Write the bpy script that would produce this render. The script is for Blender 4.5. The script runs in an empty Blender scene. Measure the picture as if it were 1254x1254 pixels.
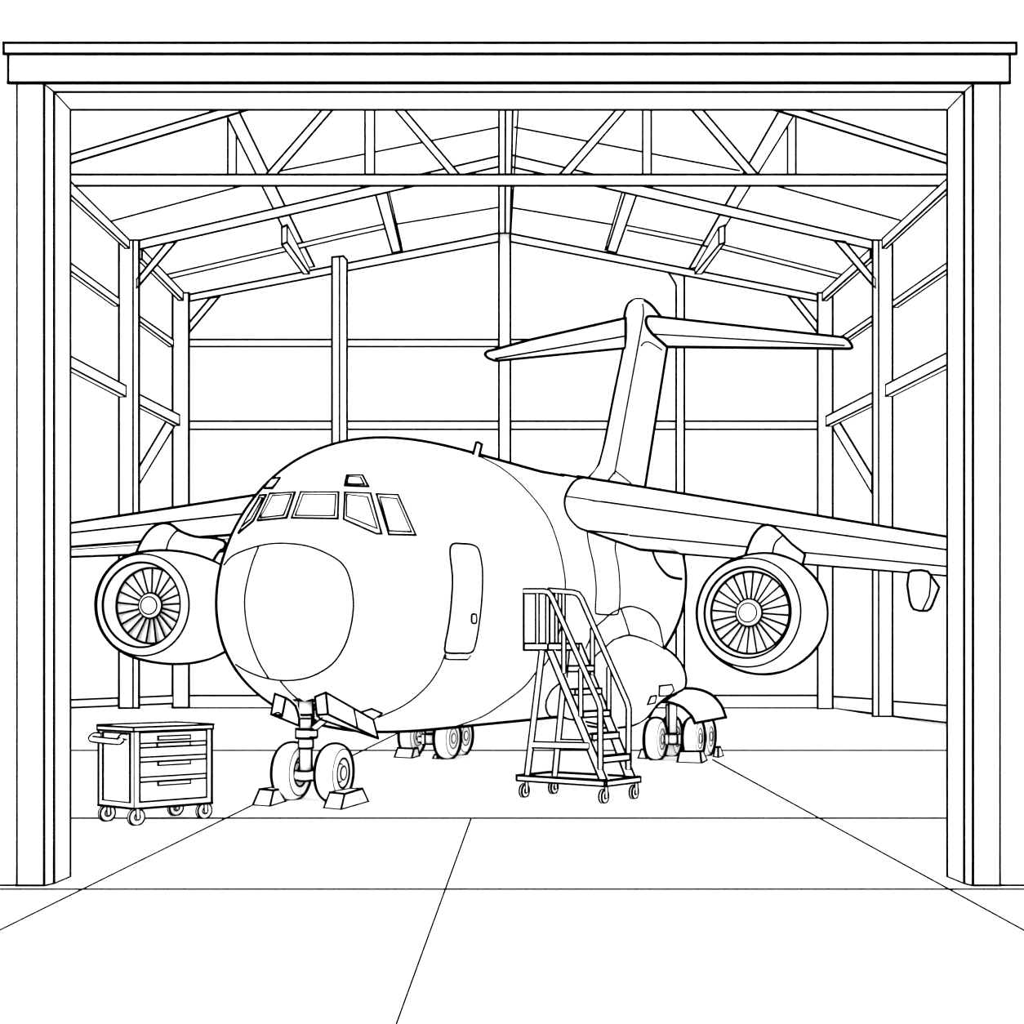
import bpy, math, random
import numpy as np
from mathutils import Vector
from mathutils.bvhtree import BVHTree
random.seed(3)
F, HZ, EH = 1254.0, 800.0, 1.6          # focal length (px of the 1254 frame), horizon row, eye height (m)
EYE = np.array([0.0, 0.0, EH])
col = bpy.context.scene.collection
A = lambda *a: np.array(a, float)

# ------------------------------------------------------------------ measuring helpers (photo point -> place)
def P(px, py, Y): return A((px-627)/F*Y, Y, EH+(HZ-py)/F*Y)
def PF(px, py):                          # on the floor
    Y = EH*F/(py-HZ); return A((px-627)/F*Y, Y, 0.0)
def PX(px, py, X): return P(px, py, X*F/(px-627))
def PXY(X, Y, line):                     # at plan X, Y, height read off a drawn straight line (x0,y0,x1,y1)
    px = 627+F*X/Y; x0, y0, x1, y1 = line
    return P(px, y0+(px-x0)*(y1-y0)/(x1-x0), Y)
def lw(w, p): return 0.5*(w+.9)*max(p[1], 3.0)/F      # radius of an inked edge w px wide there

# ------------------------------------------------------------------ materials
def paint(name, c, rough=0.8, scale=6.0, amt=0.02):
    m = bpy.data.materials.new(name); m.use_nodes = True
    nt = m.node_tree; b = nt.nodes['Principled BSDF']
    b.inputs['Roughness'].default_value = rough
    b.inputs['Specular IOR Level'].default_value = 0.0
    n = nt.nodes.new('ShaderNodeTexNoise'); n.inputs['Scale'].default_value = scale
    t = nt.nodes.new('ShaderNodeTexCoord')
    r = nt.nodes.new('ShaderNodeMixRGB'); r.inputs[1].default_value = (c, c, c, 1); r.inputs[2].default_value = (c-amt, c-amt, c-amt, 1)
    nt.links.new(t.outputs['Object'], n.inputs['Vector'])
    nt.links.new(n.outputs['Fac'], r.inputs[0]); nt.links.new(r.outputs[0], b.inputs['Base Color'])
    return m
SKIN = paint('aircraft_white_paint', .93)
def pass_light(m, fac):                       # translucency added to roof and walls so daylight brightens the interior
    nt = m.node_tree; b = nt.nodes['Principled BSDF']; out = nt.nodes['Material Output']
    tr = nt.nodes.new('ShaderNodeBsdfTranslucent'); mx = nt.nodes.new('ShaderNodeMixShader'); mx.inputs[0].default_value = fac
    nt.links.new(b.inputs['Base Color'].links[0].from_socket, tr.inputs[0])
    nt.links.new(b.outputs[0], mx.inputs[1]); nt.links.new(tr.outputs[0], mx.inputs[2]); nt.links.new(mx.outputs[0], out.inputs[0])
    return m
STEEL = paint('white_painted_steel', .93, scale=3)
WALL = pass_light(paint('white_cladding', .96, scale=1), .5)
ROOF = pass_light(paint('white_roof_sheeting', .97, scale=1), .85)
CONC = paint('white_concrete', .94, .9, .8)
CART = paint('white_cart_enamel', .93, .6)
TYRE = paint('white_tyre', .92, .9)
GLASS = paint('blank_window_glass', .93, .2)
INK = bpy.data.materials.new('black_ink_line'); INK.use_nodes = True
_b = INK.node_tree.nodes['Principled BSDF']; _b.inputs['Base Color'].default_value = (0, 0, 0, 1)
_b.inputs['Specular IOR Level'].default_value = 0; _b.inputs['Roughness'].default_value = 1
_n = INK.node_tree.nodes.new('ShaderNodeTexNoise'); _m = INK.node_tree.nodes.new('ShaderNodeMath'); _m.operation = 'MULTIPLY'
_m.inputs[1].default_value = 0.0005
INK.node_tree.links.new(_n.outputs['Fac'], _m.inputs[0]); INK.node_tree.links.new(_m.outputs[0], _b.inputs['Base Color'])

# ------------------------------------------------------------------ mesh builder
class MB:
    def __init__(s): s.v = []; s.f = []; s.m = []; s.sm = []
    def add(s, V, Fs, mi=0, smooth=False):
        b = len(s.v); s.v += [tuple(map(float, p)) for p in V]
        for f in Fs: s.f.append(tuple(b+i for i in f)); s.m.append(mi); s.sm.append(smooth)
        return s
    def tube(s, path, r, mi=1, n=6, closed=False, ext=0.0):
        p = [np.asarray(q, float) for q in path]
        q = [p[0]]
        for a in p[1:]:
            if np.linalg.norm(a-q[-1]) > 1e-5: q.append(a)
        p = q
        if closed and np.linalg.norm(p[0]-p[-1]) < 1e-5: p.pop()
        k = len(p)
        if k < 2: return s
        if not closed and ext:
            d0 = p[0]-p[1]; d1 = p[-1]-p[-2]
            p[0] = p[0]+d0/np.linalg.norm(d0)*ext; p[-1] = p[-1]+d1/np.linalg.norm(d1)*ext
        rr = [r(a) if callable(r) else r for a in p]
        u = None; V = []
        for i in range(k):
            if closed: t = p[(i+1) % k]-p[i-1]
            else: t = p[min(i+1, k-1)]-p[max(i-1, 0)]
            L = np.linalg.norm(t)
            t = t/L if L > 1e-9 else A(0, 0, 1)
            if u is None:
                u = np.cross(t, A(0, 0, 1) if abs(t[2]) < .9 else A(1, 0, 0))
            u = u-t*np.dot(u, t); u /= max(np.linalg.norm(u), 1e-9); w = np.cross(t, u)
            sc = 1.0
            if 0 < i < k-1 or closed:
                a = p[i]-p[i-1]; c = p[(i+1) % k]-p[i]; na, nc = np.linalg.norm(a), np.linalg.norm(c)
                if na > 1e-9 and nc > 1e-9: sc = min(1/math.sqrt(max((1+np.dot(a, c)/na/nc)/2, .3)), 1.6)
            for j in range(n):
                th = 2*math.pi*j/n+.3; V.append(p[i]+rr[i]*sc*(math.cos(th)*u+math.sin(th)*w))
        Fs = []
        for i in range(k if closed else k-1):
            for j in range(n):
                a, b = i*n, ((i+1) % k)*n
                Fs.append((a+j, a+(j+1) % n, b+(j+1) % n, b+j))
        if not closed: Fs += [tuple(range(n))[::-1], tuple((k-1)*n+j for j in range(n))]
        return s.add(V, Fs, mi, True)
    def edge(s, a, b, w=2.0):            # one inked straight edge
        a = np.asarray(a); b = np.asarray(b)
        return s.tube([a, b], lambda p: lw(w, p), 1, 6, False, lw(w, a)*.6)
    def line(s, pts, w=2.0, closed=False):
        return s.tube(pts, lambda p: lw(w, p), 1, 6, closed)
    def prism(s, poly, ext, w=2.0, ink='all', skip=(), mi=0):
        """poly: list of 3D points; ext: extrusion vector. ink 'front' lines the given face only."""
        poly = [np.asarray(p, float) for p in poly]; ext = np.asarray(ext, float); n = len(poly)
        V = poly+[p+ext for p in poly]
        Fs = [tuple(range(n)), tuple(range(2*n-1, n-1, -1))]+[(i, i+n, (i+1) % n+n, (i+1) % n) for i in range(n)]
        s.add(V, Fs, mi)
        if w and ink != 'none':
            for i in range(n):
                if i not in skip: s.edge(V[i], V[(i+1) % n], w)
            if ink == 'all':
                for i in range(n):
                    s.edge(V[i], V[i+n], w); s.edge(V[i+n], V[(i+1) % n+n], w)
        return s
    def hexa(s, V, w=2.0, edges=None, mi=0):
        """eight corners: bottom ring 0-3, top ring 4-7"""
        Fs = [(0, 3, 2, 1), (4, 5, 6, 7), (0, 1, 5, 4), (1, 2, 6, 5), (2, 3, 7, 6), (3, 0, 4, 7)]
        s.add(V, Fs, mi)
        E_ = edges if edges is not None else [(0,1),(1,2),(2,3),(3,0),(4,5),(5,6),(6,7),(7,4),(0,4),(1,5),(2,6),(3,7)]
        if w:
            for a, b in E_: s.edge(V[a], V[b], w)
        return s
    def bar(s, a, b, wd, ht, w=2.0, side=None, edges=None):
        a = np.asarray(a, float); b = np.asarray(b, float); t = b-a; t /= np.linalg.norm(t)
        sd = np.cross(t, A(0, 0, 1)) if side is None else np.asarray(side, float)
        sd = sd-t*np.dot(sd, t); sd /= np.linalg.norm(sd); up = np.cross(sd, t)
        V = []
        for p in (-1, 1):
            for e, q in ((a, -1), (a, 1), (b, 1), (b, -1)): V.append(e+sd*q*wd/2+up*p*ht/2)
        return s.hexa(V, w, edges)
    def rod(s, path, r, w=2.0, n=14, closed=False):   # white round tube with its inked outline
        g = MB().tube(path, r, 0, n, closed)
        b = len(s.v); s.v += g.v; s.f += [tuple(b+i for i in f) for f in g.f]; s.m += g.m; s.sm += g.sm
        p = [np.asarray(q, float) for q in path]; k = len(p); sides = ([], [])
        for i in range(k):
            t = p[min(i+1, k-1)]-p[max(i-1, 0)]; nn = np.cross(t, p[i]-EYE); nn /= max(np.linalg.norm(nn), 1e-9)
            sides[0].append(p[i]+nn*r); sides[1].append(p[i]-nn*r)
        s.line(sides[0], w*1.45); s.line(sides[1], w*1.45)
        for e in (0, -1): s.edge(sides[0][e], sides[1][e], w)
        return s
    def lathe(s, C, ax, prof, n=48, mi=0, w=3.0, outline=True, up=A(0, 0, 1)):
        """prof: (distance along ax, radius); returns self"""
        ax = np.asarray(ax, float)/np.linalg.norm(ax); u = np.cross(up, ax); u /= np.linalg.norm(u); v = np.cross(ax, u)
        V = []; Fs = []
        for (d, r) in prof:
            for j in range(n):
                th = 2*math.pi*j/n; V.append(C+ax*d+r*(math.cos(th)*u+math.sin(th)*v))
        k = len(prof)
        for i in range(k-1):
            for j in range(n):
                Fs.append((i*n+j, i*n+(j+1) % n, (i+1)*n+(j+1) % n, (i+1)*n+j))
        s.add(V, Fs, mi, True)
        if outline: s.profile(V, Fs, w)
        return s
    def ring(s, C, ax, d, r, w=1.5, n=48, up=A(0, 0, 1), lift=0.0):
        ax = np.asarray(ax, float)/np.linalg.norm(ax); u = np.cross(up, ax); u /= np.linalg.norm(u); v = np.cross(ax, u)
        pts = [C+ax*d+(r+lift)*(math.cos(t)*u+math.sin(t)*v) for t in np.linspace(0, 2*math.pi, n, endpoint=False)]
        return s.line(pts, w, True)
    def profile(s, V, Fs, w=3.0, flat_caps=False, normals=None, minlen=0.0):
        """raised black outline bead along the turn of a rounded body, as met from the hangar door"""
        V = np.asarray(V, float)
        N = np.zeros_like(V) if normals is None else normals
        tris = []
        for f in Fs:
            cap = flat_caps and len(f) > 4
            if normals is None and not cap:
                for i in range(1, len(f)-1):
                    a, b, c = V[f[0]], V[f[i]], V[f[i+1]]; nn = np.cross(b-a, c-a)
                    for q in (f[0], f[i], f[i+1]): N[q] += nn
            if not cap: tris += [(f[0], f[i], f[i+1]) for i in range(1, len(f)-1)]
        g = np.einsum('ij,ij->i', N, V-EYE); g = np.where(np.abs(g) < 1e-12, 1e-12, g)
        pts = {}; adj = {}
        for t in tris:
            ks = []
            for a, b in ((t[0], t[1]), (t[1], t[2]), (t[2], t[0])):
                if g[a]*g[b] < 0:
                    k = (min(a, b), max(a, b)); ks.append(k)
                    if k not in pts:
                        q = g[k[0]]/(g[k[0]]-g[k[1]]); pts[k] = V[k[0]]*(1-q)+V[k[1]]*q
            if len(ks) == 2:
                adj.setdefault(ks[0], []).append(ks[1]); adj.setdefault(ks[1], []).append(ks[0])
        seen = set()
        def walk(st):
            out = [st]; seen.add(st); cur = st
            while True:
                nx = [k for k in adj[cur] if k not in seen]
                if not nx: return out
                cur = nx[0]; seen.add(cur); out.append(cur)
        starts = [k for k in adj if len(adj[k]) == 1]+list(adj)
        for k in starts:
            if k in seen: continue
            ch = walk(k); cl = len(adj[k]) == 2 and ch[-1] in adj[k] and len(ch) > 4
            pp = [pts[q] for q in ch]
            if len(pp) < 2: continue
            q = [pp[0]]
            for a in pp[1:-1]:
                if np.linalg.norm(a-q[-1]) > 0.0022*a[1]*1: q.append(a)
            q.append(pp[-1]); q = np.array(q)
            if sum(np.linalg.norm(q[i+1]-q[i]) for i in range(len(q)-1)) < minlen: continue
            if len(q) > 8:                # fair the bead
                for _ in range(2):
                    if cl: q = (np.roll(q, 1, 0)+2*q+np.roll(q, -1, 0))/4
                    else: q[1:-1] = (q[:-2]+2*q[1:-1]+q[2:])/4
            s.tube(list(q), lambda p: 1.85*lw(w, p), 1, 6, cl)
        return s
    def build(s, name, mat, parent=None):
        me = bpy.data.meshes.new(name)
        O = origin(parent)
        me.from_pydata([(x-O[0], y-O[1], z-O[2]) for x, y, z in s.v], [], s.f)
        me.materials.append(mat); me.materials.append(INK)
        me.polygons.foreach_set('material_index', s.m); me.polygons.foreach_set('use_smooth', s.sm)
        me.update()
        o = bpy.data.objects.new(name, me); col.objects.link(o)
        if parent: o.parent = parent
        return o
def origin(o):
    O = A(0, 0, 0)
    while o is not None: O = O+A(*o.location); o = o.parent
    return O
def thing(name, label, cat, loc, group=None):
    o = bpy.data.objects.new(name, None); col.objects.link(o); o.location = loc; o.empty_display_size = .2
    o['label'] = label; o['category'] = cat
    if group: o['group'] = group
    return o
def tag(o, label, cat, group=None):
    o['label'] = label; o['category'] = cat
    if group: o['group'] = group
    return o
def struct(name, mb, mat, label=None):
    o = mb.build(name, mat); o['kind'] = 'structure'
    o['label'] = label or name.replace('_', ' '); o['category'] = name.split('_')[0]
    return o
def box(mb, x0, x1, y0, y1, z0, z1, w=0, edges=None, mi=0):
    V = [A(x0,y0,z0),A(x1,y0,z0),A(x1,y1,z0),A(x0,y1,z0),A(x0,y0,z1),A(x1,y0,z1),A(x1,y1,z1),A(x0,y1,z1)]
    return mb.hexa(V, w, edges, mi)

# ================================================================== SETTING
YF = 7.04                                # front wall plane
m = MB(); box(m, -14, 14, -3, 30.2, -.3, 0)
def floor_line(x0, y0, x1, y1, w=1.5):
    w += .4; L = math.hypot(x1-x0, y1-y0); nx, ny = -(y1-y0)/L*w/2, (x1-x0)/L*w/2
    q = [PF(x0+nx, y0+ny), PF(x1+nx, y1+ny), PF(x1-nx, y1-ny), PF(x0-nx, y0-ny)]
    m.prism([p+A(0, 0, .002) for p in q], A(0, 0, -.01), 0, mi=1)
floor_line(-700, 1089, 1950, 1089, 1.5)
floor_line(-600, 1002, 1850, 1002, 1.6); floor_line(-90, 919, 1330, 919, 1.5)
floor_line(-700, 1485.4, 487, 898, 1.5); floor_line(1900, 1493.4, 872, 930, 1.6)
floor_line(577, 1002, 384, 1533, 1.8)
struct('floor', m, CONC, 'white concrete hangar floor with thin black slab joints')

XL, XR, YB = -10.0, 9.62, 29.75
m = MB(); box(m, XL-.3, XL, YF, YB+.3, 0, 12.75); struct('wall_left', m, WALL, 'plain white left side wall of the hangar')
m = MB(); box(m, XR, XR+.3, YF, YB+.3, 0, 12.75); struct('wall_right', m, WALL, 'plain white right side wall of the hangar')
zr = lambda x: 14.75-.2*abs(x+.2)
m = MB(); m.prism([A(XL, YB, 0), A(XR, YB, 0), A(XR, YB, zr(XR)), A(-.2, YB, zr(-.2)), A(XL, YB, zr(XL))], A(0, .3, 0), 0)
struct('wall_back', m, WALL, 'plain white gable wall at the far end of the hangar')
m = MB(); m.prism([A(XL-.3, YF, zr(XL-.3)), A(-.2, YF, zr(-.2)), A(XR+.3, YF, zr(XR+.3)), A(XR+.3, YF, zr(XR)+.25), A(-.2, YF, zr(-.2)+.25), A(XL-.3, YF, zr(XL)+.25)], A(0, YB-YF+.3, 0), 0)
struct('ceiling', m, ROOF, 'white pitched roof underside of the hangar')
# front wall with its door opening
xa, xb = P(54, 0, YF)[0], P(1191.5, 0, YF)[0]; zt = P(0, 102.5, YF)[2]
m = MB()
m.prism([A(XL-.3, YF, 0), A(xa-.2, YF, 0), A(xa-.2, YF, zt+.2), A(xb+.2, YF, zt+.2), A(xb+.2, YF, 0), A(XR+.3, YF, 0), A(XR+.3, YF, zr(XR)), A(-.2, YF, zr(-.2)), A(XL-.3, YF, zr(XL))], A(0, .22, 0), 0)
m.edge(P(-1100, 1084.6, YF), P(21, 1084.6, YF), 3.0); m.edge(P(1224, 1084.6, YF), P(2300, 1084.6, YF), 3.0)
struct('wall_front', m, WALL, 'white front wall around the big hangar doorway')
# door frame
Y1, Y2 = 7.1, 7.32
def jamb(name, x0, xs, lab):
    mm = MB(); a = P(x0, 0, YF-.01)[0]; c = [P(xs[0], 0, YF-.01)[0], P(xs[1], 0, Y1)[0], P(xs[2], 0, Y2)[0]]
    ys = [YF-.01, Y1, Y2]; zz = [zt, P(0, 112.3, Y1)[2], P(0, 134, Y2)[2]]
    pl = [A(a, YF-.01, 0)]+[A(c[i], ys[i], 0) for i in range(3)]+[A(a, Y2, 0)]
    tz = [zt]+zz+[zz[2]]
    V = pl+[A(p[0], p[1], t) for p, t in zip(pl, tz)]; n = 5
    mm.add(V, [tuple(range(n))[::-1], tuple(range(n, 2*n))]+[(i, (i+1) % n, (i+1) % n+n, i+n) for i in range(n)], 0)
    for i, w in ((0, 1.7), (1, 2.6), (2, 3.0), (3, 3.0)): mm.edge(V[i], V[i+n], w)
    mm.edge(V[0]+A(0,0,.004), V[1]+A(0,0,.004), 3.2); mm.edge(V[1], V[2], 3.2); mm.edge(V[2], V[3], 2.6)
    struct(name, mm, WALL, lab)
jamb('trim_1', 20.8, (54, 66, 85.8), 'splayed white jamb on the left side of the doorway')
jamb('trim_2', 1224.5, (1191.5, 1181, 1160.4), 'splayed white jamb on the right side of the doorway')
mm = MB()
L = [P(54, 102.5, YF-.01), P(66, 112.4, Y1), P(85.8, 134, Y2)]; R = [P(1191.5, 102.5, YF-.01), P(1181, 112.4, Y1), P(1160.4, 134, Y2)]
up = A(0, 0, .25)
V = L+[L[2]+up, L[0]+up]+R+[R[2]+up, R[0]+up]
mm.add(V, [(0,1,2,3,4), (9,8,7,6,5)]+[(i, i+5, (i+1) % 5+5, (i+1) % 5) for i in range(5)], 0)
mm.edge(L[1], R[1], 2.6); mm.edge(L[2], R[2], 3.0)
for a in (L, R): mm.edge(a[0], a[1], 2.2); mm.edge(a[1], a[2], 2.2)
struct('trim_3', mm, WALL, 'splayed white head lining across the top of the doorway')
mm = MB(); Yc = YF-.03
a, b = P(10, 101.5, Yc), P(1236.5, 66, Yc); box(mm, a[0], b[0], Yc, YF+.02, a[2], b[2], 2.6, [(0,1),(1,5),(4,5),(0,4)])
mm.edge(P(10, 101.5, Yc), P(1236.5, 101.5, Yc), 3.4)
struct('trim_4', mm, WALL, 'long white fascia board above the doorway')
mm = MB(); Yc = YF-.045
a, b = P(4.5, 66, Yc), P(1244.5, 52.5, Yc); box(mm, a[0], b[0], Yc, YF+.02, a[2], b[2], 2.8, [(0,1),(1,5),(4,5),(0,4)])
struct('trim_5', mm, WALL, 'thin white cap strip along the top of the fascia board')
# baseboards
mm = MB(); Yb = 29.6
mm.prism([P(231, 867.1, Yb), P(1003, 867.1, Yb), P(1003, 851.6, Yb), P(231, 851.8, Yb)], A(0, .14, 0), 1.9, 'front', (1, 3))
struct('baseboard_back', mm, CART, 'low white kickboard along the back wall')
mm = MB(); X = 9.32
mm.prism([PX(1020, 867.7, X), PX(1069, 873.5, X), PX(1069, 856, X), PX(1020, 852.9, X)], A(.28, 0, 0), 1.9, 'front', (1, 3)); X = 9.54
mm.prism([PX(1093, 877, X), PX(1185, 888, X), PX(1185, 866, X), PX(1093, 858.8, X)], A(.08, 0, 0), 1.9, 'front', (1, 3))
struct('baseboard_right', mm, CART, 'low white kickboard along the right wall')
mm = MB(); X = -9.62
mm.prism([PX(170, 863.2, X), PX(211, 861.5, X), PX(211, 852, X), PX(170, 853.8, X)], A(-.36, 0, 0), 1.9, 'front', (1, 3)); X = -9.86
mm.prism([PX(70, 867.3, X), PX(146, 864.2, X), PX(146, 854.6, X), PX(70, 857.8, X)], A(-.13, 0, 0), 1.9, 'front', (1, 3))
struct('baseboard_left', mm, CART, 'low white kickboard along the left wall')

# ------------------------------------------------------------------ steelwork
def quad(pts, Y): return [P(x, y, Y) for x, y in pts]
def member(name, pts, Y, par, dep=.16, w=2.0, skip=(), ink='front'):
    mm = MB().prism(quad(pts, Y), A(0, dep, 0), w, ink, skip)
    return mm, mm.build(name, STEEL, par)
# near truss
T = thing('roof_truss', 'near white roof truss with diagonal webs just inside the doorway', 'truss', P(618, 214, 21))
YT = 21.0
member('bottom_chord', [(20, 227.5), (1226, 227.5), (1226, 213.8), (20, 213.8)], YT, T, .04, 2.3)
member('top_chord', [(20, 220), (279, 142), (618, 38), (618, 25), (266, 135), (20, 209.5)], YT+.05, T, .05, 2.2)
member('top_chord', [(1226, 221), (973, 142), (618, 38), (618, 25), (986, 135), (1226, 211)], YT+.05, T, .05, 2.2)
for x0, x1, yt in ((279, 289.5, 140), (447, 458.7, 85), (787, 797.5, 85), (964.4, 974.6, 140)):
    member('vertical_web', [(x0, 214), (x1, 214), (x1, yt), (x0, yt)], YT+(1.6 if yt > 100 else .06), T, .05, 1.9)
for q in ([(325.5, 213.8), (339, 213.8), (434, 104), (421, 104)], [(551, 213.8), (563, 213.8), (468, 102), (456, 102)],
          [(685, 213.8), (698, 213.8), (793, 104), (781, 104)], [(915, 213.8), (928.4, 213.8), (833, 102), (819, 102)]):
    member('diagonal_web', q, YT+.07, T, .05, 2.0)
# the two steel frames behind it
def frame(lab, Y, parts):
    t = thing('steel_frame', lab, 'frame', A(0, Y, 0))
    for nm, q, extra in parts:
        mm = MB()
        if nm == 'column':
            q0, ybase = q[:4], extra[0]
            lo = min(p[0] for p in q0); hi = max(p[0] for p in q0); ty = min(p[1] for p in q0)
            a, b = P(lo, ty, Y), P(hi, ty, Y)
            wf = (b[0]-a[0])*.3
            box(mm, a[0], b[0], Y, Y+.03, 0, a[2]); box(mm, a[0]+wf, b[0]-wf, Y+.03, Y+.22, 0, a[2])
            for x in (lo, hi): mm.edge(P(x, ty, Y), P(x, ybase, Y), 2.2)
            mm.edge(P(lo, ty, Y), P(hi, ty, Y), 1.8)
            mm.edge(P(lo, ybase, Y), P(hi, ybase, Y), 1.9)
            for x in extra[1:]: mm.edge(P(x, ty, Y), P(x, ybase, Y), 1.6)
        else: mm.prism(quad(q, Y+extra), A(0, .05, 0), 2.0, 'front')
        mm.build(nm, STEEL, t)
    return t
r4 = lambda x0, x1, y0, y1: [(x0, y1), (x1, y1), (x1, y0), (x0, y0)]
frame('middle white steel frame of columns and rafters behind the roof truss', 25.6, [
    ('column', r4(145.7, 170.3, 294, 878), (867, 163)), ('column', r4(1068.6, 1093, 294, 878), (877.4, 1076)),
    ('rafter', [(166.4, 306.4), (611, 204), (611, 191), (166.4, 295.4)], .03), ('rafter', [(625, 204), (1072.8, 306.4), (1072.8, 295.4), (625, 189.5)], .03),
    ('knee_brace', [(167.5, 353.3), (216, 296), (203, 298), (167.5, 342)], .02), ('knee_brace', [(1071.8, 353.3), (1071.8, 341.6), (1035, 296), (1021.5, 294.7)], .02)])
frame('far white steel frame of columns and rafters against the back wall', 29.2, [
    ('column', r4(211.4, 231.4, 358.5, 866), (866.5,)), ('column', r4(1001.3, 1019.8, 358.5, 868), (868,)),
    ('rafter', [(232, 369), (611, 296), (611, 285.4), (232, 360.7)], .03), ('rafter', [(625, 296), (1001, 369), (1001, 360.7), (625, 286)], .03),
    ('knee_brace', [(232, 407), (269, 363), (257, 365), (232, 395)], .02), ('knee_brace', [(1001, 407.6), (1001, 395), (976.5, 364.5), (965.6, 363)], .02)])
# posts and girts of the back wall
def post(lab, poly, xs, Y, yb=868):
    mm = MB().prism(quad(poly, Y), A(0, .06, 0), 2.1, 'front')
    for x in xs: mm.edge(P(x, poly[-1][1], Y), P(x, yb, Y), 1.5)
    o = mm.build('wall_post', STEEL); tag(o, lab, 'post', 'posts of the back wall')
gy = 29.3
post('white back wall post left of centre with three black lines, above the cockpit', [(406.6, 873), (425, 873), (425, 318.5), (420.5, 313.6), (406.6, 315)], (415.8,), 29.15)
post('white centre post of the back wall under the roof ridge', [(611, 873), (625, 873), (625, 285), (611, 285)], (), gy)
post('slim white back wall post right of centre, behind the tail fin', [(828, 873), (838, 873), (838, 336), (818, 333), (826.6, 346.6), (828, 350)], (), gy)
for y0, y1, lab in ((415.8, 424.5, 'upper white horizontal rail across the back wall, level with the tailplane'), (515.8, 525.8, 'lower white horizontal rail across the back wall, below the tailplane')):
    mm = MB().prism(quad([(231, y1), (1002, y1), (1002, y0), (231, y0)], 29.4), A(0, .06, 0), 1.9, 'front', (1, 3))
    tag(mm.build('wall_girt', STEEL), lab, 'girt')
# side wall girts, eave beams and braces
def slab(name, pts, ext, lab, cat, w=1.9, skip=(), grp=None, ink='all'):
    mm = MB().prism(pts, ext, w, ink, skip)
    return tag(mm.build(name, STEEL), lab, cat, grp)
X = -9.45; e = A(-.12, 0, 0)
slab('wall_girt', [PX(60, 302.7, X), PX(145.7, 365.5, X), PX(145.7, 374.5, X), PX(60, 312.5, X)], e, 'upper left wall rail in the bay nearest the doorway', 'girt')
slab('wall_girt', [PX(170.8, 387.2, X), PX(212, 416, X), PX(212, 424, X), PX(170.8, 393.5, X)], e, 'upper left wall rail between the middle and far frames', 'girt')
X = -9.2; e = A(-.16, 0, 0); X2 = -9.42
slab('wall_girt', [PX(60, 422, X), PX(154, 472.3, X), PX(154, 485.5, X), PX(60, 436, X)], e, 'lower left wall rail in the bay nearest the doorway', 'girt')
slab('wall_girt', [PX(168, 481.6, X2), PX(219.4, 508, X2), PX(219.4, 520.5, X2), PX(168, 494.1, X2)], e, 'lower left wall rail between the middle and far frames', 'girt')
X = 9.05; e = A(.12, 0, 0)
slab('wall_girt', [PX(1190, 300.4, X), PX(1093.4, 368.4, X), PX(1093.4, 376, X), PX(1190, 309, X)], e, 'upper right wall rail in the bay nearest the doorway', 'girt')
slab('wall_girt', [PX(1068.4, 386.5, X), PX(1020, 419.5, X), PX(1020, 427, X), PX(1068.4, 393.5, X)], e, 'upper right wall rail between the middle and far frames', 'girt')
X = 8.72; e = A(.16, 0, 0); X2 = 9.11
slab('wall_girt', [PX(1190, 416.2, X), PX(1084.8, 471, X), PX(1084.8, 485, X), PX(1190, 431, X)], e, 'lower right wall rail in the bay nearest the doorway', 'girt')
slab('wall_girt', [P(1070, 479.7, 25.9), P(1012, 509.8, 28.85), P(1012, 521.5, 28.85), P(1070, 493, 25.9)], e, 'lower right wall rail between the middle and far frames', 'girt')
X = -9.6; slab('wall_brace', [PX(170.5, 571.5, X), PX(203.5, 516, X), PX(213, 522.5, X), PX(170.5, 592.5, X)], A(-.1, 0, 0), 'slanting white brace on the left wall under the lower rail', 'brace', ink='front')
X = 9.2; slab('wall_brace', [PX(1068, 582.5, X), PX(1028, 516.5, X), PX(1018, 520.5, X), PX(1068, 604, X)], A(.1, 0, 0), 'slanting white brace on the right wall under the lower rail', 'brace', ink='front')
def beam4(name, q, ext, lab, cat='beam', w=2.0, skip=(), ink='all'):
    return slab(name, [P(*a) for a in q], ext, lab, cat, w, skip, None, ink)
beam4('eave_beam', [(75, 211, 20.2), (158, 293.7, 25.4), (158, 303.7, 25.4), (75, 228, 20.2)], A(-.1, 0, 0), 'eave beam along the top of the left wall, nearest the doorway')
beam4('eave_beam', [(174, 305, 25.9), (223.7, 357, 29.1), (223.7, 367.3, 29.1), (174, 317.5, 25.9)], A(-.12, 0, 0), 'eave beam along the top of the left wall, between middle and far frames')
beam4('eave_beam', [(1166, 213, 20.2), (1080.8, 292, 25.4), (1080.8, 303.7, 25.4), (1166, 225.5, 20.2)], A(.1, 0, 0), 'eave beam along the top of the right wall, nearest the doorway')
beam4('eave_beam', [(1066, 304.2, 25.9), (1007.5, 357.7, 29.1), (1007.5, 367.7, 29.1), (1066, 316, 25.9)], A(.12, 0, 0), 'eave beam along the top of the right wall, between middle and far frames')
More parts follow.
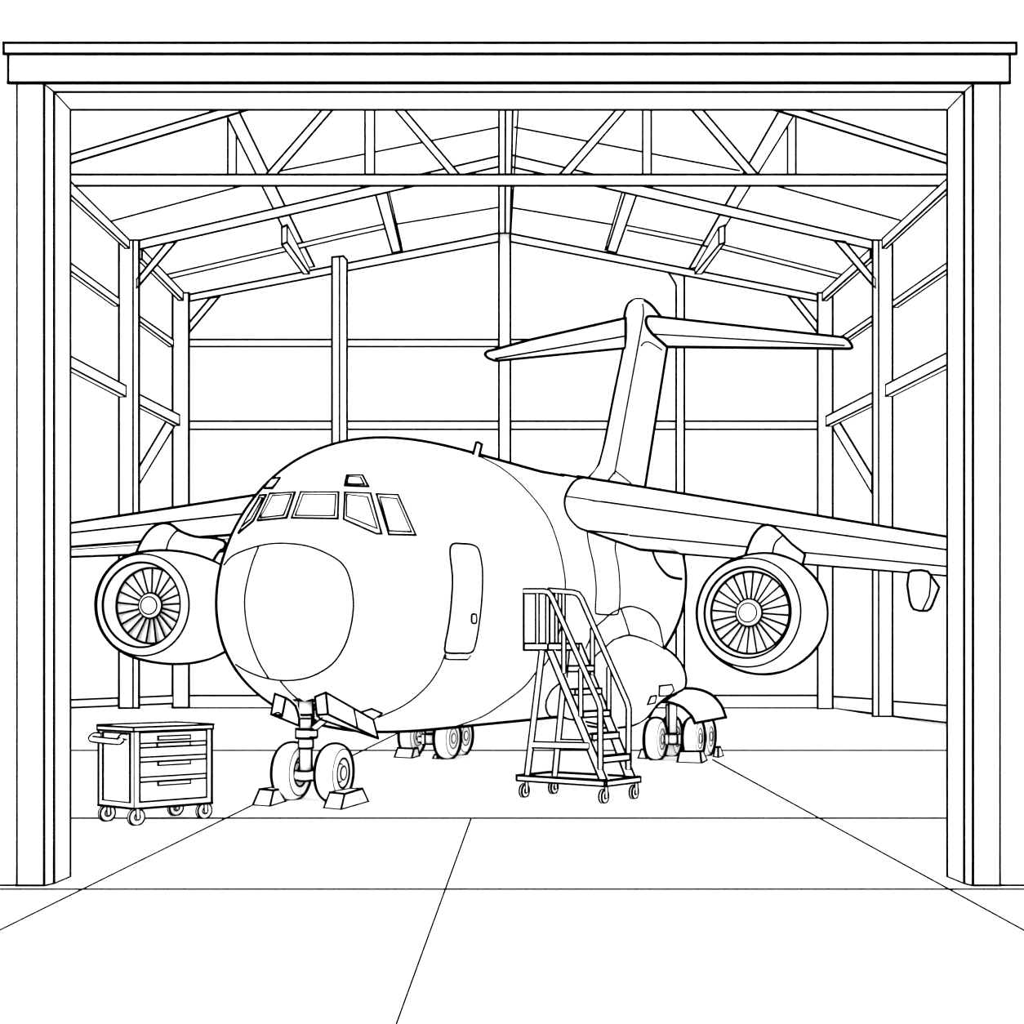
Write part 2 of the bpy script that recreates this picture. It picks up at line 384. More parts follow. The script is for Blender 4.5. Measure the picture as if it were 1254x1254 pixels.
# purlins running from front to back under the roof (seen from below)
up = A(0, 0, .2)
beam4('purlin', [(262, 110, 20.6), (274.6, 135, 21.52), (371, 328.5, 29.62), (385, 326, 29.62), (292, 135, 21.52), (280, 110, 20.6)], up, 'broad white purlin under the left roof slope, running to the back wall', 'purlin', 2.0, (), 'front')
beam4('purlin', [(990, 110, 20.6), (976, 135, 21.52), (858, 326, 29.62), (844, 328.5, 29.62), (954.6, 135, 21.52), (969, 110, 20.6)], up, 'broad white purlin under the right roof slope, running to the back wall', 'purlin', 2.0, (), 'front')
for sg, lab, q in ((1, 'left', ((345, 299.5), (351.5, 296.5), (378.5, 335), (371.5, 335), 278.5, 282)), (-1, 'right', ((887.6, 297), (880.5, 299.7), (851.5, 335), (859.5, 335), 278.6, 282))):
    mm = MB(); y0, y1 = 26.2, 29.0
    a, b = P(*q[0], y0), P(*q[1], y0+.15); d, c = P(*q[3], y1), P(*q[2], y1)
    top = P(q[0][0], 279, y0)[2]
    V = [a, b, c, d]; V += [A(p[0], p[1], p[2]+(.44 if i < 2 else .14)) for i, p in enumerate(V)]
    mm.hexa(V, 1.9)
    tag(mm.build('hanging_rail', STEEL), f'short slanted rail hanging under the {lab} roof purlin', 'rail')
def purl(bot0, bot1, h, lab, x2):
    mm = MB(); a0, a1, b0, b1 = bot0+bot1
    p = [P(*a0, 25.76), P(*a1, 25.76), P(*b1, 29.14), P(*b0, 29.14)]
    mm.hexa(p+[v+A(0, 0, h) for v in p], 1.9)
    for (u, v) in x2: mm.edge(P(*u, 25.7), P(*v, 29.15), 1.5)
    tag(mm.build('purlin', STEEL), lab, 'purlin')
purl(((457.5, 230), (472.3, 228)), ((480.3, 309), (491, 307)), .22, 'narrow white purlin left of the roof ridge, between the middle and far frames', [((475, 228), (493, 307))])
purl(((768, 229), (782, 232)), ((743.5, 306.5), (755, 309)), .22, 'narrow white purlin right of the roof ridge, between the middle and far frames', [((763.5, 229), (741, 306))])
mm = MB(); p = [P(611, 128, 20.8), P(619.3, 128, 20.8), P(619.3, 285, 29.2), P(611, 285, 29.2)]
p = [P(611, 128, 20.8), P(628, 128, 20.8), P(625, 285, 29.2), P(611, 285, 29.2)]
mm.hexa(p+[v+A(0, 0, .35) for v in p], 2.1)
mm.edge(P(619, 128, 20.78), P(618.6, 285, 29.18), 1.8); mm.edge(P(635, 128, 20.9), P(625.5, 285, 29.18), 1.6)
tag(mm.build('ridge_beam', STEEL), 'long white ridge beam under the peak of the roof', 'beam')
def batten(pts, Y, lab, h=0.0, w=1.5):
    mm = MB()
    for a, b in zip(pts[:-1], pts[1:]):
        if h: mm.prism(quad([(a[0], a[1]+h), (b[0], b[1]+h), b, a], Y), A(0, .06, 0), w, 'front', (1, 3))
        else:
            p, q = P(*a, Y), P(*b, Y); mm.prism([p, q, q+A(0, 0, .06), p+A(0, 0, .06)], A(0, .06, 0), 0); mm.edge(p, q, w)
    tag(mm.build('roof_batten', STEEL), lab, 'batten')
batten([(137, 270.6), (296, 227.7), (345, 209), (611, 155.7)], 24.8, 'thin batten across the left roof slope in front of the middle frame')
batten([(1102, 269.6), (953, 228.4), (911, 210), (630, 155.7)], 24.8, 'thin batten across the right roof slope in front of the middle frame')
batten([(205, 336), (346, 303), (420, 285.5), (471, 274.3)], 28.0, 'double-lined batten low on the left roof slope, between middle and far frames', 6)
batten([(484, 274.8), (611, 253.8)], 28.0, 'thin batten beside the ridge on the left roof slope, between middle and far frames')
batten([(1030, 336), (886, 299.7), (768, 276)], 28.0, 'double-lined batten low on the right roof slope, between middle and far frames', 6)
batten([(751, 275.2), (625, 254)], 28.0, 'thin batten beside the ridge on the right roof slope, between middle and far frames')

# ================================================================== AIRCRAFT
HD = math.radians(33.4); AX = A(math.sin(HD), math.cos(HD), 0); LT = A(math.cos(HD), -math.sin(HD), 0); UP = A(0, 0, 1)
AC = thing('cargo_plane', 'large white high-wing cargo jet with a T tail parked nose-forward in the hangar', 'aircraft', A(.4, 14.5, 0))
t0, zt0, Rw, zc, Rt, Rb, Ln, ew, et, eb, sx, ca, cb = [-0.7531, 1.9275, 1.8601, 2.3187, 1.8585, 1.6578, 3.1275, 2.128, 1.722, 2.0058, -0.0287, 3.4052, 3.314]
O0 = A(-2.25+sx, 11.15, 0)
u = 1-np.cos(np.linspace(0, math.pi/2, 46)); u[0] = 1e-9
ts = list(t0+Ln*u)+list(np.linspace(t0+Ln, 9.6, 40)[1:])
NT = 112; fv = []; stn = []
def sect(t):
    uu = min((t-t0)/Ln, 1.0); pr = lambda e, k: max(1-(1-uu)**k, 0)**(1/e)
    w = Rw*pr(ew, 2); top = zt0+(zc+Rt-zt0)*pr(et, ca); bot = zt0-(zt0-(zc-Rb))*pr(eb, cb); off = 0.0
    top += np.interp(t, [2.6, 4.0, 6.1, 9.6], [0, .0, .11, .11])
    k = np.interp(t, [TA, TA+1.2, TA+2.4, 9.6], [0, .18, .5, 1.0])
    w *= 1-.8*k; bot += 2.6*k; off = -OFF*k
    return w, top, bot, off
TA, OFF = 5.5, .35
for t in ts:
    w, top, bot, off = sect(t); cz, hz = (top+bot)/2, (top-bot)/2
    for j in range(NT):
        a = 2*math.pi*j/NT; fv.append(O0+AX*t+LT*(off+w*math.cos(a))+UP*(cz+hz*math.sin(a)))
fv = np.array(fv); ff = []
for i in range(len(ts)-1):
    for j in range(NT): ff.append((i*NT+j, i*NT+(j+1) % NT, (i+1)*NT+(j+1) % NT, (i+1)*NT+j))
ff.append(tuple((len(ts)-1)*NT+j for j in range(NT)))
bvF = BVHTree.FromPolygons([tuple(v) for v in fv], ff)
def hit(px, py, bv, off=0.0):
    d = P(px, py, 1.0)-EYE; d /= np.linalg.norm(d)
    loc, n, i, dist = bv.ray_cast(Vector(EYE), Vector(d))
    if loc is None: return None
    n = np.array(n)
    if np.dot(n, d) > 0: n = -n
    return np.array(loc)+n*off
def hit_in(px, py, bv, off=0.0):         # same, easing inwards where the rim runs over the turn of the hull
    for k in range(60):
        h_ = hit(px+(440-px)*k*.004, py+(720-py)*k*.004, bv, off)
        if h_ is not None: return h_
def smooth(pts, k=6, closed=False):      # Catmull-Rom through the measured points
    p = [np.array(q, float) for q in pts]; n = len(p); out = []
    for i in range(n if closed else n-1):
        g = lambda q: p[q % n] if closed else p[min(max(q, 0), n-1)]
        a, b, c, d = g(i-1), g(i), g(i+1), g(i+2)
        for s in range(k):
            x = s/k; out.append(.5*(2*b+(c-a)*x+(2*a-5*b+4*c-d)*x*x+(3*b-a-3*c+d)*x**3))
    if not closed: out.append(p[-1])
    return out
def dense(pts, closed=False, step=6.0):
    p = [np.array(q, float) for q in pts]; out = []
    for a, b in zip(p, p[1:]+([p[0]] if closed else [])):
        k = max(1, int(np.linalg.norm(b-a)/step))
        out += [a+(b-a)*s/k for s in range(k)]
    if not closed: out.append(p[-1])
    return out
def on(mb, pts, bv, w=1.4, closed=False, ease=None):  # ink a seam onto a surface
    run = []
    for q in pts:
        h_ = hit(q[0], q[1], bv, .006)
        if ease is not None:
            for k in range(40):
                if h_ is None or h_[1] > 16: h_ = hit(q[0]+(ease[0]-q[0])*k*.005, q[1]+(ease[1]-q[1])*k*.005, bv, .004)
        if h_ is None or (run and np.linalg.norm(h_-run[-1]) > 1.2):
            if len(run) > 1: mb.line(run, w)
            run = [h_] if h_ is not None else []
        else: run.append(h_)
    if len(run) > 1: mb.line(run, w, closed and len(run) == len(pts))
def patch(pts, bv, off, w=2.0, closed=True):
    """a thin panel that follows the hull, with inked rim"""
    mb = MB(); pts = [np.array(q, float) for q in pts]; c = np.mean(pts, 0); n = len(pts); V = []; Fs = []
    for s in (1.0, .75, .5, .25):
        for q in pts: V.append(hit_in(*(c+(q-c)*s), bv, off))
    V.append(hit_in(*c, bv, off)); k = 4
    back = [hit_in(*q, bv, -.02) for q in pts]
    for i in range(k-1):
        for j in range(n): Fs.append((i*n+j, i*n+(j+1) % n, (i+1)*n+(j+1) % n, (i+1)*n+j))
    for j in range(n): Fs.append(((k-1)*n+j, (k-1)*n+(j+1) % n, k*n))
    b0 = len(V); V += back
    for j in range(n): Fs.append((j, b0+j, b0+(j+1) % n, (j+1) % n))
    mb.add(V, Fs, 0); mb.line(V[:n], w, closed)
    return mb
radome_px = [(275, 692), (287.8, 679.5), (316.5, 669), (343.7, 665.5), (377, 669), (406, 681), (421.8, 694), (429.8, 714.6), (432.7, 740), (429.8, 765.6), (421.8, 791), (406, 813.5), (380, 828.5), (351.6, 833), (326, 830), (303.8, 822), (289.4, 813.5)]
def inside(x, y, poly):
    r = False; j = len(poly)-1
    for i in range(len(poly)):
        (xi, yi), (xj, yj) = poly[i], poly[j]
        if (yi > y) != (yj > y) and x < (xj-xi)*(y-yi)/(yj-yi)+xi: r = not r
        j = i
    return r
cen = np.array([fv[list(f)].mean(0) for f in ff])
wide = [(150, 692)]+radome_px[1:-1]+[(150, 813)]
isr = [inside(627+F*c[0]/c[1], HZ-F*(c[2]-EH)/c[1], wide) and np.dot(c-O0, AX) < 1.0 for c in cen]
# smooth hull normals shared by hull and radome
fn = np.zeros_like(fv)
for f in ff[:-1]:
    a, b, c, d = (fv[q] for q in f); n = np.cross(c-a, d-b)
    for q in f: fn[q] += n
bay = [(351, 857), (388, 857), (388.5, 878), (395, 893), (395, 900), (362, 900), (362, 889), (352, 870)]
isb = [inside(627+F*c[0]/c[1], HZ-F*(c[2]-EH)/c[1], bay) and c[1] < 12.6 for c in cen]
m = MB(); m.add(fv, [f for f, r, b in zip(ff, isr, isb) if not r and not b], 0, True)
m.profile(fv, [f for f, r in zip(ff[:-1], isr) if not r], 3.3, normals=fn, minlen=.6)
on(m, smooth([(588, 560), (614, 574), (641, 597), (668.5, 631), (682, 663.7), (689.6, 696), (691.8, 722), (688, 762), (671, 807), (657.6, 821), (640, 842), (612, 863), (590, 877), (559, 888.5)]), bvF, 1.4)
on(m, smooth([(545, 800), (536.7, 820), (520.7, 842), (495, 863), (463, 878)]), bvF, 1.4)
on(m, smooth([(343.7, 834), (355, 847), (367, 857.5)]), bvF, 1.4)
on(m, smooth([(798.6, 676), (804, 689.5), (815, 703), (824, 707.5), (833.8, 709)]), bvF, 3.0)
on(m, smooth([(718.6, 651.5), (720.5, 666.4), (726.7, 693.5), (729.5, 720.6), (728.6, 747.7), (732, 751.8), (742, 752.6), (752.5, 752.6), (757, 749), (758.7, 726), (757, 696), (753, 674), (753.9, 662)], 5), bvF, 1.5)
m.build('fuselage', SKIN, AC)
m = MB(); m.add(fv, [f for f, r in zip(ff, isr) if r], 0, True); m.profile(fv, [f for f, r in zip(ff, isr) if r], 3.3, normals=fn, minlen=.6)
rp = smooth(radome_px, 6); on(m, rp, bvF, 1.6)
on(m, smooth([(317.5, 669), (308.6, 692), (301, 724), (300.6, 749.7), (305.4, 778), (316.6, 808.7), (329.3, 830)]), bvF, 1.4)
m.build('radome', SKIN, AC)
# cockpit windows
wins = [([(319.7, 607.7), (326.8, 606.8), (310.8, 638.7), (293.5, 653), (305, 631.6)], [(320, 611), (323, 611), (308.5, 637), (298, 645.5), (307, 632)]),
        ([(331.9, 605.5), (361.8, 603.6), (351.6, 634.8), (316.6, 638)], [(335.5, 608.5), (358, 606.8), (348.5, 632), (320.7, 635)]),
        ([(369, 603.6), (414.8, 603.6), (413.8, 635.8), (358, 634.8)], [(372.4, 606.8), (411.6, 607), (409.7, 632.6), (362.8, 632.2)]),
        ([(422.5, 604), (453.7, 604.9), (467, 654), (460.7, 654), (421, 636.4)], [(425, 607), (450, 610), (461.7, 648.2), (424.4, 633)]),
        ([(461, 606), (487, 606.8), (508.6, 655.6), (476, 655)], [(465, 610), (485.6, 612), (503, 652), (476, 650.8)]),
        ([(425, 583), (444, 583), (451, 596.6), (422.5, 595.6)], [(427, 585.3), (441.5, 586), (446, 594.5), (425.5, 593.8)]),
        ([(334, 587), (343.7, 586), (335, 598.5), (325, 598.8)], None)]
for o_, i_ in wins:
    w_ = patch(dense(o_, True, 7), bvF, .012, 2.0).build('cockpit_window', SKIN, AC)
    if i_: patch(dense(i_, True, 7), bvF, .018, 1.25).build('window_pane', GLASS, w_)
def ngon(cx, cy, rx, ry, k=16, e=.5):
    return [(cx+rx*np.sign(math.cos(t))*abs(math.cos(t))**e, cy+ry*np.sign(math.sin(t))*abs(math.sin(t))**e) for t in np.linspace(0, 2*math.pi, k, endpoint=False)]
dr = patch(dense(smooth([(554, 666.6), (566, 666.3), (578, 667.6), (585, 673), (588.5, 687), (590, 702), (589.3, 730.5), (586, 762.4), (580.7, 791), (575, 798.7), (562, 799.2), (549.4, 799), (543.9, 794), (549.4, 762.4), (552.6, 730.5), (553.4, 705), (550.4, 676.3)], 3, True), True), bvF, .012, 2.1).build('door', SKIN, AC)
patch(ngon(578.5, 757, 3.0, 5.6), bvF, .03, 1.9).build('door_handle', SKIN, dr)
patch([(545.2, 801.6), (544.2, 805.4), (549, 806.6), (571.7, 806.6), (575.4, 801.8)], bvF, .016, 1.6, False).build('door_sill', SKIN, dr)
patch(dense([(439, 872), (455, 867), (467.5, 872.5), (457, 879.5)], True, 6), bvF, .012, 1.6).build('access_panel', SKIN, AC)
Ya = 13.6
m = MB(); b1, b2 = hit(580, 557.5, bvF), hit(586.5, 559.5, bvF)
if b1 is None: b1 = P(580, 557, Ya); b2 = P(586.5, 559, Ya)
Ya = b1[1]; m.prism([P(577.8, 563, Ya), P(583, 541.9, Ya), P(585.5, 541.5, Ya), P(590.2, 544.2, Ya), P(585.8, 563, Ya)], A(0, .03, 0), 2.6, 'front', (4,))
m.build('blade_antenna', SKIN, AC)

# ---- wings
def loft(mb, rings, cap=True, mi=0):
    n = len(rings[0]); V = [p for r in rings for p in r]; Fs = []
    for i in range(len(rings)-1):
        for j in range(n): Fs.append((i*n+j, i*n+(j+1) % n, (i+1)*n+(j+1) % n, (i+1)*n+j))
    if cap: Fs += [tuple(range(n))[::-1], tuple((len(rings)-1)*n+j for j in range(n))]
    return mb.add(V, Fs, mi)
rT, rL, rB, rR = (714, 585.3, 1160, 658.3), (692, 608, 1160, 673.2), (718, 650, 1160, 693.3), (783, 673, 1160, 704)
def wing(stations, lines):
    rings = []
    for X, yl, ch in stations:
        a = PXY(X, yl+.55*ch/2.4, lines[0]); l = PXY(X, yl, lines[1]); b = PXY(X, yl+.3*ch/2.4, lines[2]); r = PXY(X, yl+ch, lines[3])
        lu = l*.45+a*.55+A(0, -.08, .0); ld = l*.5+b*.5+A(0, -.06, -.02)
        r2 = r+A(0, .05, .12); a2 = a*.5+r2*.5+A(0, 0, .02)
        a2[2] = min(a2[2], EH+(a[2]-EH)*a2[1]/a[1]-.05)
        rings.append([l, lu, a, a2, r2, r, b, ld])
    return rings
wr = wing([(.75, 14.0, 2.4), (1.3, 13.75, 2.3), (6.0, 13.2, 1.8), (7.6, 13.0, 1.6)], (rT, rL, rB, rR))
m = MB(); loft(m, wr)
bvW = BVHTree.FromPolygons([tuple(v) for v in np.concatenate([fv, np.array(m.v)])], ff+[tuple(i+len(fv) for i in f) for f in m.f])
def span(mb, Rn, i, x0, x1, w):           # ink one spanwise edge between image-measured limits
    pts = []
    pl = [r[i] for r in Rn]
    for a, b in zip(pl[:-1], pl[1:]):
        for s in np.linspace(0, 1, 60): pts.append(a+(b-a)*s)
    pts = [p for p in pts if x0 <= 627+F*p[0]/p[1] <= x1]
    if len(pts) > 1: mb.line(pts[:-1:6]+[pts[-1]], w)
span(m, wr, 2, 706, 1400, 5.0); span(m, wr, 0, 735, 1400, 1.8); span(m, wr, 6, 760, 1400, 2.6); span(m, wr, 5, 783, 1400, 4.6)
m.line([P(686, 580.6, 14.0), P(700, 583.0, 14.0), P(714, 585.4, 14.0)], 2.6)
on(m, dense([(692, 608), (738, 614.5)], False, 6), bvW, 1.4); on(m, dense([(718, 650), (768, 654.9)], False, 6), bvW, 2.0); on(m, dense([(783, 673.2), (840, 677.9)], False, 6), bvW, 3.0)
on(m, smooth([(714, 585.5), (703, 590), (694, 603), (691, 617), (695, 632), (706, 645), (718, 650.3)]), bvW, 2.4)
on(m, dense([(718, 650.3), (750, 661.5), (783, 673.2)], False, 8), bvW, 3.0)
WR = m.build('wing', SKIN, AC)
lT, lL, lB, lR = (87, 641.8, 314, 607), (87, 652.5, 301, 628.7), (87, 669, 288, 654), (87, 672.5, 285, 658.8)
wl = wing([(-1.6, 15.8, 2.2), (-3.2, 15.4, 2.0), (-6.2, 15.0, 1.6), (-7.6, 14.9, 1.4)], (lT, lL, lB, lR))
m = MB(); loft(m, wl); span(m, wl, 2, -60, 480, 5.0); span(m, wl, 0, -60, 480, 1.8); span(m, wl, 6, -60, 480, 4.0); span(m, wl, 5, -60, 480, 2.0)
WL = m.build('wing', SKIN, AC)
m = MB(); fl0, fl1 = (87, 673.5, 285, 660), (87, 682, 268, 675.6)
V = [PXY(-8, 17.0, fl1), PXY(-2.6, 17.6, fl1), PXY(-2.6, 17.9, fl1), PXY(-8, 17.3, fl1), PXY(-8, 17.0, fl0), PXY(-2.6, 17.6, fl0), PXY(-2.6, 17.9, fl0), PXY(-8, 17.3, fl0)]
m.hexa(V, 2.6, [(0, 1)]); m.build('wing_flap', SKIN, WL)
m = MB(); Yp = 13.0
m.prism(quad([(1113, 701), (1111, 716.6), (1113.9, 735.6), (1116, 742), (1119, 746), (1126, 748), (1135, 748), (1139, 745.5), (1141.5, 741), (1150, 719.3), (1139.6, 704.4), (1136, 700), (1128, 698.3), (1117, 698.8)], Yp), A(.36, .9, -.05), 2.6, 'front')
m.line(quad([(1139.6, 704), (1139.3, 718), (1138, 730), (1130, 747)], Yp-.005), 1.5)
m.build('flap_fairing', SKIN, WR)

# ---- engines
def engine(C, hd, k, nb, ring_s, pyl, pin, yp, back, prof_tail, fd):
    ax = A(math.sin(hd), math.cos(hd), 0)
    m = MB(); q = lambda L_: [(d*k, r*k) for d, r in L_]
    inner = q([(fd+.1, .47), (fd, .486), (.05, .502), (.025, .515), (.0, .54), (-.012, .565), (0, .595), (.03, .618), (.08, .638), (.15, .655)]+prof_tail)
    m.lathe(C, ax, inner, 64, 0, 3.2, False)
    g = MB().lathe(C, ax, inner[5:], 64, 0, 3, False); m.profile(g.v, g.f, 3.2, minlen=.15)
    m.ring(C, ax, .012*k, .525*k, 2.8, 64); m.ring(C, ax, ring_s*k, (.622 if ring_s < .1 else .675)*k, 1.9, 64, lift=.004)
    m.ring(C, ax, (fd-.005)*k, .484*k, 2.6, 64, lift=-.008)
    E_ = m.build('engine', SKIN, AC)
    d = MB().lathe(C, ax, [((fd+.105)*k, .0005), ((fd+.1)*k, .48*k)], 48, 0, 1, False)
    d.build('fan_disc', SKIN, E_)
    s = MB().lathe(C, ax, q([(fd+.06, .16), (fd-.02, .155), (fd-.045, .138), (fd-.06, .11), (fd-.068, .07), (fd-.072, .03), (fd-.073, .0005)]), 40, 0, 1, False)
    s.ring(C, ax, (fd-.02)*k, .156*k, 2.4, 40); s.ring(C, ax, (fd-.061)*k, .109*k, 1.2, 40)
    s.build('spinner', SKIN, E_)
    uu = np.cross(UP, ax); uu /= np.linalg.norm(uu)
    for i in range(nb):
        b = MB(); a0 = 2*math.pi*(i+.25)/nb; a1 = a0+2*math.pi/nb*.93
        pt = lambda a, r, d_: C+ax*d_*k+r*k*(math.cos(a)*uu+math.sin(a)*UP)
        qd = [pt(a0, .15, fd+.01), pt(a0+.02, .478, fd+.01), pt(a1, .478, fd+.06), pt(a1, .15, fd+.04)]
        b.prism(qd, ax*.015, 0); b.tube([qd[0], qd[1]], lambda p: lw(1.7, p), 1)
        b.build('fan_blade', SKIN, E_)
    p_ = MB(); p_.prism(quad(pyl, yp), A(*back), 2.8, 'front')
    p_.line(quad(pin, yp-.004), 1.6); p_.build('pylon', SKIN, E_)
sp = lambda pts, k=3: [tuple(q) for q in smooth(pts, k)]
kr = 12.1/12.0
engine(P(914, 750, 12.1), math.radians(35), 1.02*kr, 24, .033,
       [(913, 700)]+sp([(913, 679), (921, 658), (932, 645), (944, 643.4), (956.6, 653), (970, 666.4), (983.7, 677), (985.3, 682), (981, 696)])+[(975, 720), (930, 720)],
       sp([(945.7, 681), (947, 672), (950, 663.7), (958.5, 656)]), 13.0, (.2, .75, .05), [(.25, .676), (.4, .70), (.55, .708), (.8, .665), (1.0, .58), (1.2, .46), (1.4, .3), (1.5, .15), (1.52, .0005)], .1)
engine(P(172.5, 740.7, 13.3), math.radians(11), 1.0*13.3/12.6, 21, .033,
       [(166, 700)]+sp([(166, 679), (173, 663), (183.7, 648.4), (196, 641.3), (208.5, 642), (221, 650.5), (238.6, 657), (260, 658.8), (273, 662), (276, 666), (274, 672), (267.6, 676.4), (255, 697)])+[(250, 720), (180, 720)],
       sp([(202.7, 679), (206.5, 663), (214.7, 651.5), (219, 650)]), 14.8, (-.15, .6, .05), [(.25, .672), (.4, .692), (.6, .712), (.8, .72), (1.0, .72), (1.3, .7), (1.7, .62), (2.2, .45), (2.6, .2), (2.65, .0005)], .24)

# ---- sponson beside the right hand main gear
Cs = P(752, 834, 14.0); sv = []; sf = []; NA, NB = 40, 28
for i in range(NB+1):
    ph = math.pi*i/NB
    for j in range(NA):
        th = 2*math.pi*j/NA
        p = Cs+AX*(-1.42*math.cos(ph))+math.sin(ph)*(LT*.84*math.cos(th)+UP*.62*math.sin(th))
        x_, y_ = 627+F*p[0]/p[1], HZ-F*(p[2]-EH)/p[1]; lim = np.interp(x_, [772, 786, 795, 804, 836, 860], [889, 883, 874.7, 859, 843, 838])
        if x_ > 772 and y_ > lim: p[2] = EH+(HZ-lim)/F*p[1]      # flat underside over the wheel bay
        sv.append(p)
for i in range(NB):
    for j in range(NA): sf.append((i*NA+j, i*NA+(j+1) % NA, (i+1)*NA+(j+1) % NA, (i+1)*NA+j))
m = MB().add(sv, sf, 0, True)
bvS = BVHTree.FromPolygons([tuple(v) for v in np.concatenate([fv, np.array(sv)])], ff+[tuple(i+len(fv) for i in f) for f in sf])
for pts, w in (([(758.8, 745.5), (773, 742.6), (792, 749), (801, 757), (806.7, 765.8), (810, 780), (813, 796)], 1.5),
               ([(758.8, 745.5), (748, 751), (739, 759), (729, 768), (724, 778), (715, 798)], 1.4),
               ([(722, 815), (730, 803), (739.6, 794.5), (754, 782.6), (770.8, 777.8), (792, 783.8), (813.8, 795.7)], 1.6),
               ([(760, 745.5), (766, 762), (770.8, 777.8)], 1.4),
               ([(677, 876.5), (697, 879.8), (715.7, 882.5), (732, 886)], 3.0),
               ([(684.6, 837.6), (676, 845), (671.5, 853), (668.2, 864), (671.5, 874.7), (678, 877.3)], 1.5)):
    on(m, smooth(pts), bvS, w, ease=(755, 830))
sva = np.array(sv); spx, spy = 627+F*sva[:, 0]/sva[:, 1], HZ-F*(sva[:, 2]-EH)/sva[:, 1]
m.profile(sv, [f for f in sf if (spy[list(f)].mean() > 866 and spx[list(f)].mean() > 700) or (spx[list(f)].mean() > 806 and spy[list(f)].mean() > 792)], 3.0, minlen=.1)
m.build('gear_sponson', SKIN, AC)
for q in ([(806.5, 852), (806.7, 840), (822, 838.2), (824, 845), (824, 852)], [(792.5, 862), (796, 852.7), (803, 851.5), (801, 860)]):
    v = [hit(x, y, bvS, .01) for x, y in q]
    patch(dense(q, True, 5), bvS, .01, 1.4).build('access_panel', SKIN, AC)

# ---- fin and tailplane
m = MB(); rings = []
def xat(y, pts): return np.interp(y, [p[1] for p in pts], [p[0] for p in pts])
xl = [(777, 366.6), (769, 373), (765, 386), (765, 402), (763, 430), (741, 541), (733.5, 569), (721.5, 584), (716, 600)]
xc = [(788, 366.6), (788, 376), (787, 390), (781, 426), (753, 577), (745, 590), (742, 600)]
xr_ = [(788, 366.6), (797, 374), (804, 381), (815, 402), (817, 426), (790.5, 592), (789, 600)]
for y in (600, 592, 584, 577, 569, 541, 480, 430, 415, 402, 390, 380, 373, 369, 366.8):
    a, c, r = xat(y, xl), xat(y, xc), xat(y, xr_); c = min(c, r-.5)
    Y0 = 17.7+(600-y)/230*.5; z = EH+(HZ-y)/F*Y0
    pp = lambda x, Y: A((x-627)/F*Y, Y, z)
    W = (r-c)/F*Y0
    rings.append([pp(a, Y0+.12), pp(a*.7+c*.3, Y0), pp(a*.2+c*.8, Y0+.02), pp(c, Y0+.1), pp(r, Y0+.1+1.3*max(W, .05)/.5), pp(r, Y0+.2+1.3*max(W, .05)/.5), pp(a, Y0+.4)])
# keep every ring at its drawn height: deeper points rise with distance
for R_, y in zip(rings, (600, 592, 584, 577, 569, 541, 480, 430, 415, 402, 390, 380, 373, 369, 366.8)):
    for k_ in range(len(R_)): R_[k_] = A(R_[k_][0], R_[k_][1], EH+(HZ-y)/F*R_[k_][1])
loft(m, rings)
m.line(smooth([P(*q, 17.82+(600-q[1])/230*.5) for q in [(721.5, 584.5), (729, 577), (733.5, 569), (737, 558), (741, 541), (752, 484), (763, 430), (765, 402), (765, 386), (769, 373), (777, 367), (784, 366.5), (789, 367.6), (797, 373), (803, 380), (809, 387.5)]], 4), 3.3)
m.line([P(817, 426, 18.05), P(789.4, 600, 17.75)], 3.0)
m.line(smooth([P(*q, 17.7+(600-q[1])/230*.5) for q in [(787, 372), (788, 381), (787, 392), (781, 426), (767, 502), (754, 573), (751, 580), (745, 588)]], 5), 1.4)
m.line([P(*q, 17.62) for q in [(754, 577), (763, 584), (773, 592)]], 1.3)
m.line(smooth([P(*q, 17.95) for q in [(785, 424), (789, 419.5), (795, 419), (803, 423.5), (811, 429)]], 4), 1.4)
FIN = m.build('tail_fin', SKIN, AC)
def tailplane(top, bot, mid, Y, dep):
    m = MB(); out = top+bot[::-1]
    m.prism(quad(out, Y), A(*dep), 3.0, 'front'); m.line(quad(mid, Y-.005), 1.5)
    return m.build('tailplane', SKIN, AC)
tailplane(sp([(799, 409), (793, 401), (791, 394), (792, 389), (796, 387.2), (806, 387.8)], 3)+[(1032.5, 413)]+sp([(1032.5, 413), (1038, 416), (1042.5, 421.8), (1043.5, 425.6), (1040, 427)], 3)[1:], [(817, 424.8)], [(799, 409), (1034.5, 423)], 17.75, (.1, .55, .17))
tailplane([(766, 389.5), (650, 416), (604, 428.6)]+sp([(604, 428.6), (597, 430.5), (594.2, 434), (598, 438.5), (606, 441.7)], 3)[1:], [(766, 426.3), (610, 441.7)], [(766, 411.5), (606, 439.2)], 18.15, (.05, .55, .17))

# ---- landing gear
def wheel(px, py, Y, r, w, hd, rim=.52, q=1.0):
    ax = A(math.cos(hd), -math.sin(hd), 0); C = P(px, py, Y)
    C[2] = max(C[2], r+.001)
    m = MB(); h_ = w/2
    prof = [(-h_, r*.5), (-h_, r*.72)]+[(-h_*math.cos(a), r*.78+r*.22*math.sin(a)) for a in np.linspace(.15, math.pi-.15, 14)]+[(h_, r*.72), (h_*.98, r*rim)]
    m.lathe(C, ax, prof, 48, 0, 2.7)
    m.ring(C, ax, h_*.93, r*.84, 1.0*q); m.ring(C, ax, h_*.99, r*rim, 1.9*q-.3*(1-q))
    o = m.build('wheel', TYRE, AC)
    m = MB().lathe(C, ax, [(h_*.98, r*rim), (h_*.6, r*rim*.85), (h_*.6, r*.3), (h_*1.02, r*.24), (h_*1.05, .0005)], 32, 0, 1, False)
    m.ring(C, ax, h_*1.03, r*.24, 1.3*q)
    if q == 1: m.ring(C, ax, h_*.6, r*.32, 1.5)
    m.build('wheel_hub', STEEL, o)
    return C, ax
Yn = 11.2
wheel(357.5, 948, Yn, .308, .21, math.radians(15)); wheel(409.5, 949, Yn-.12, .306, .21, math.radians(15))
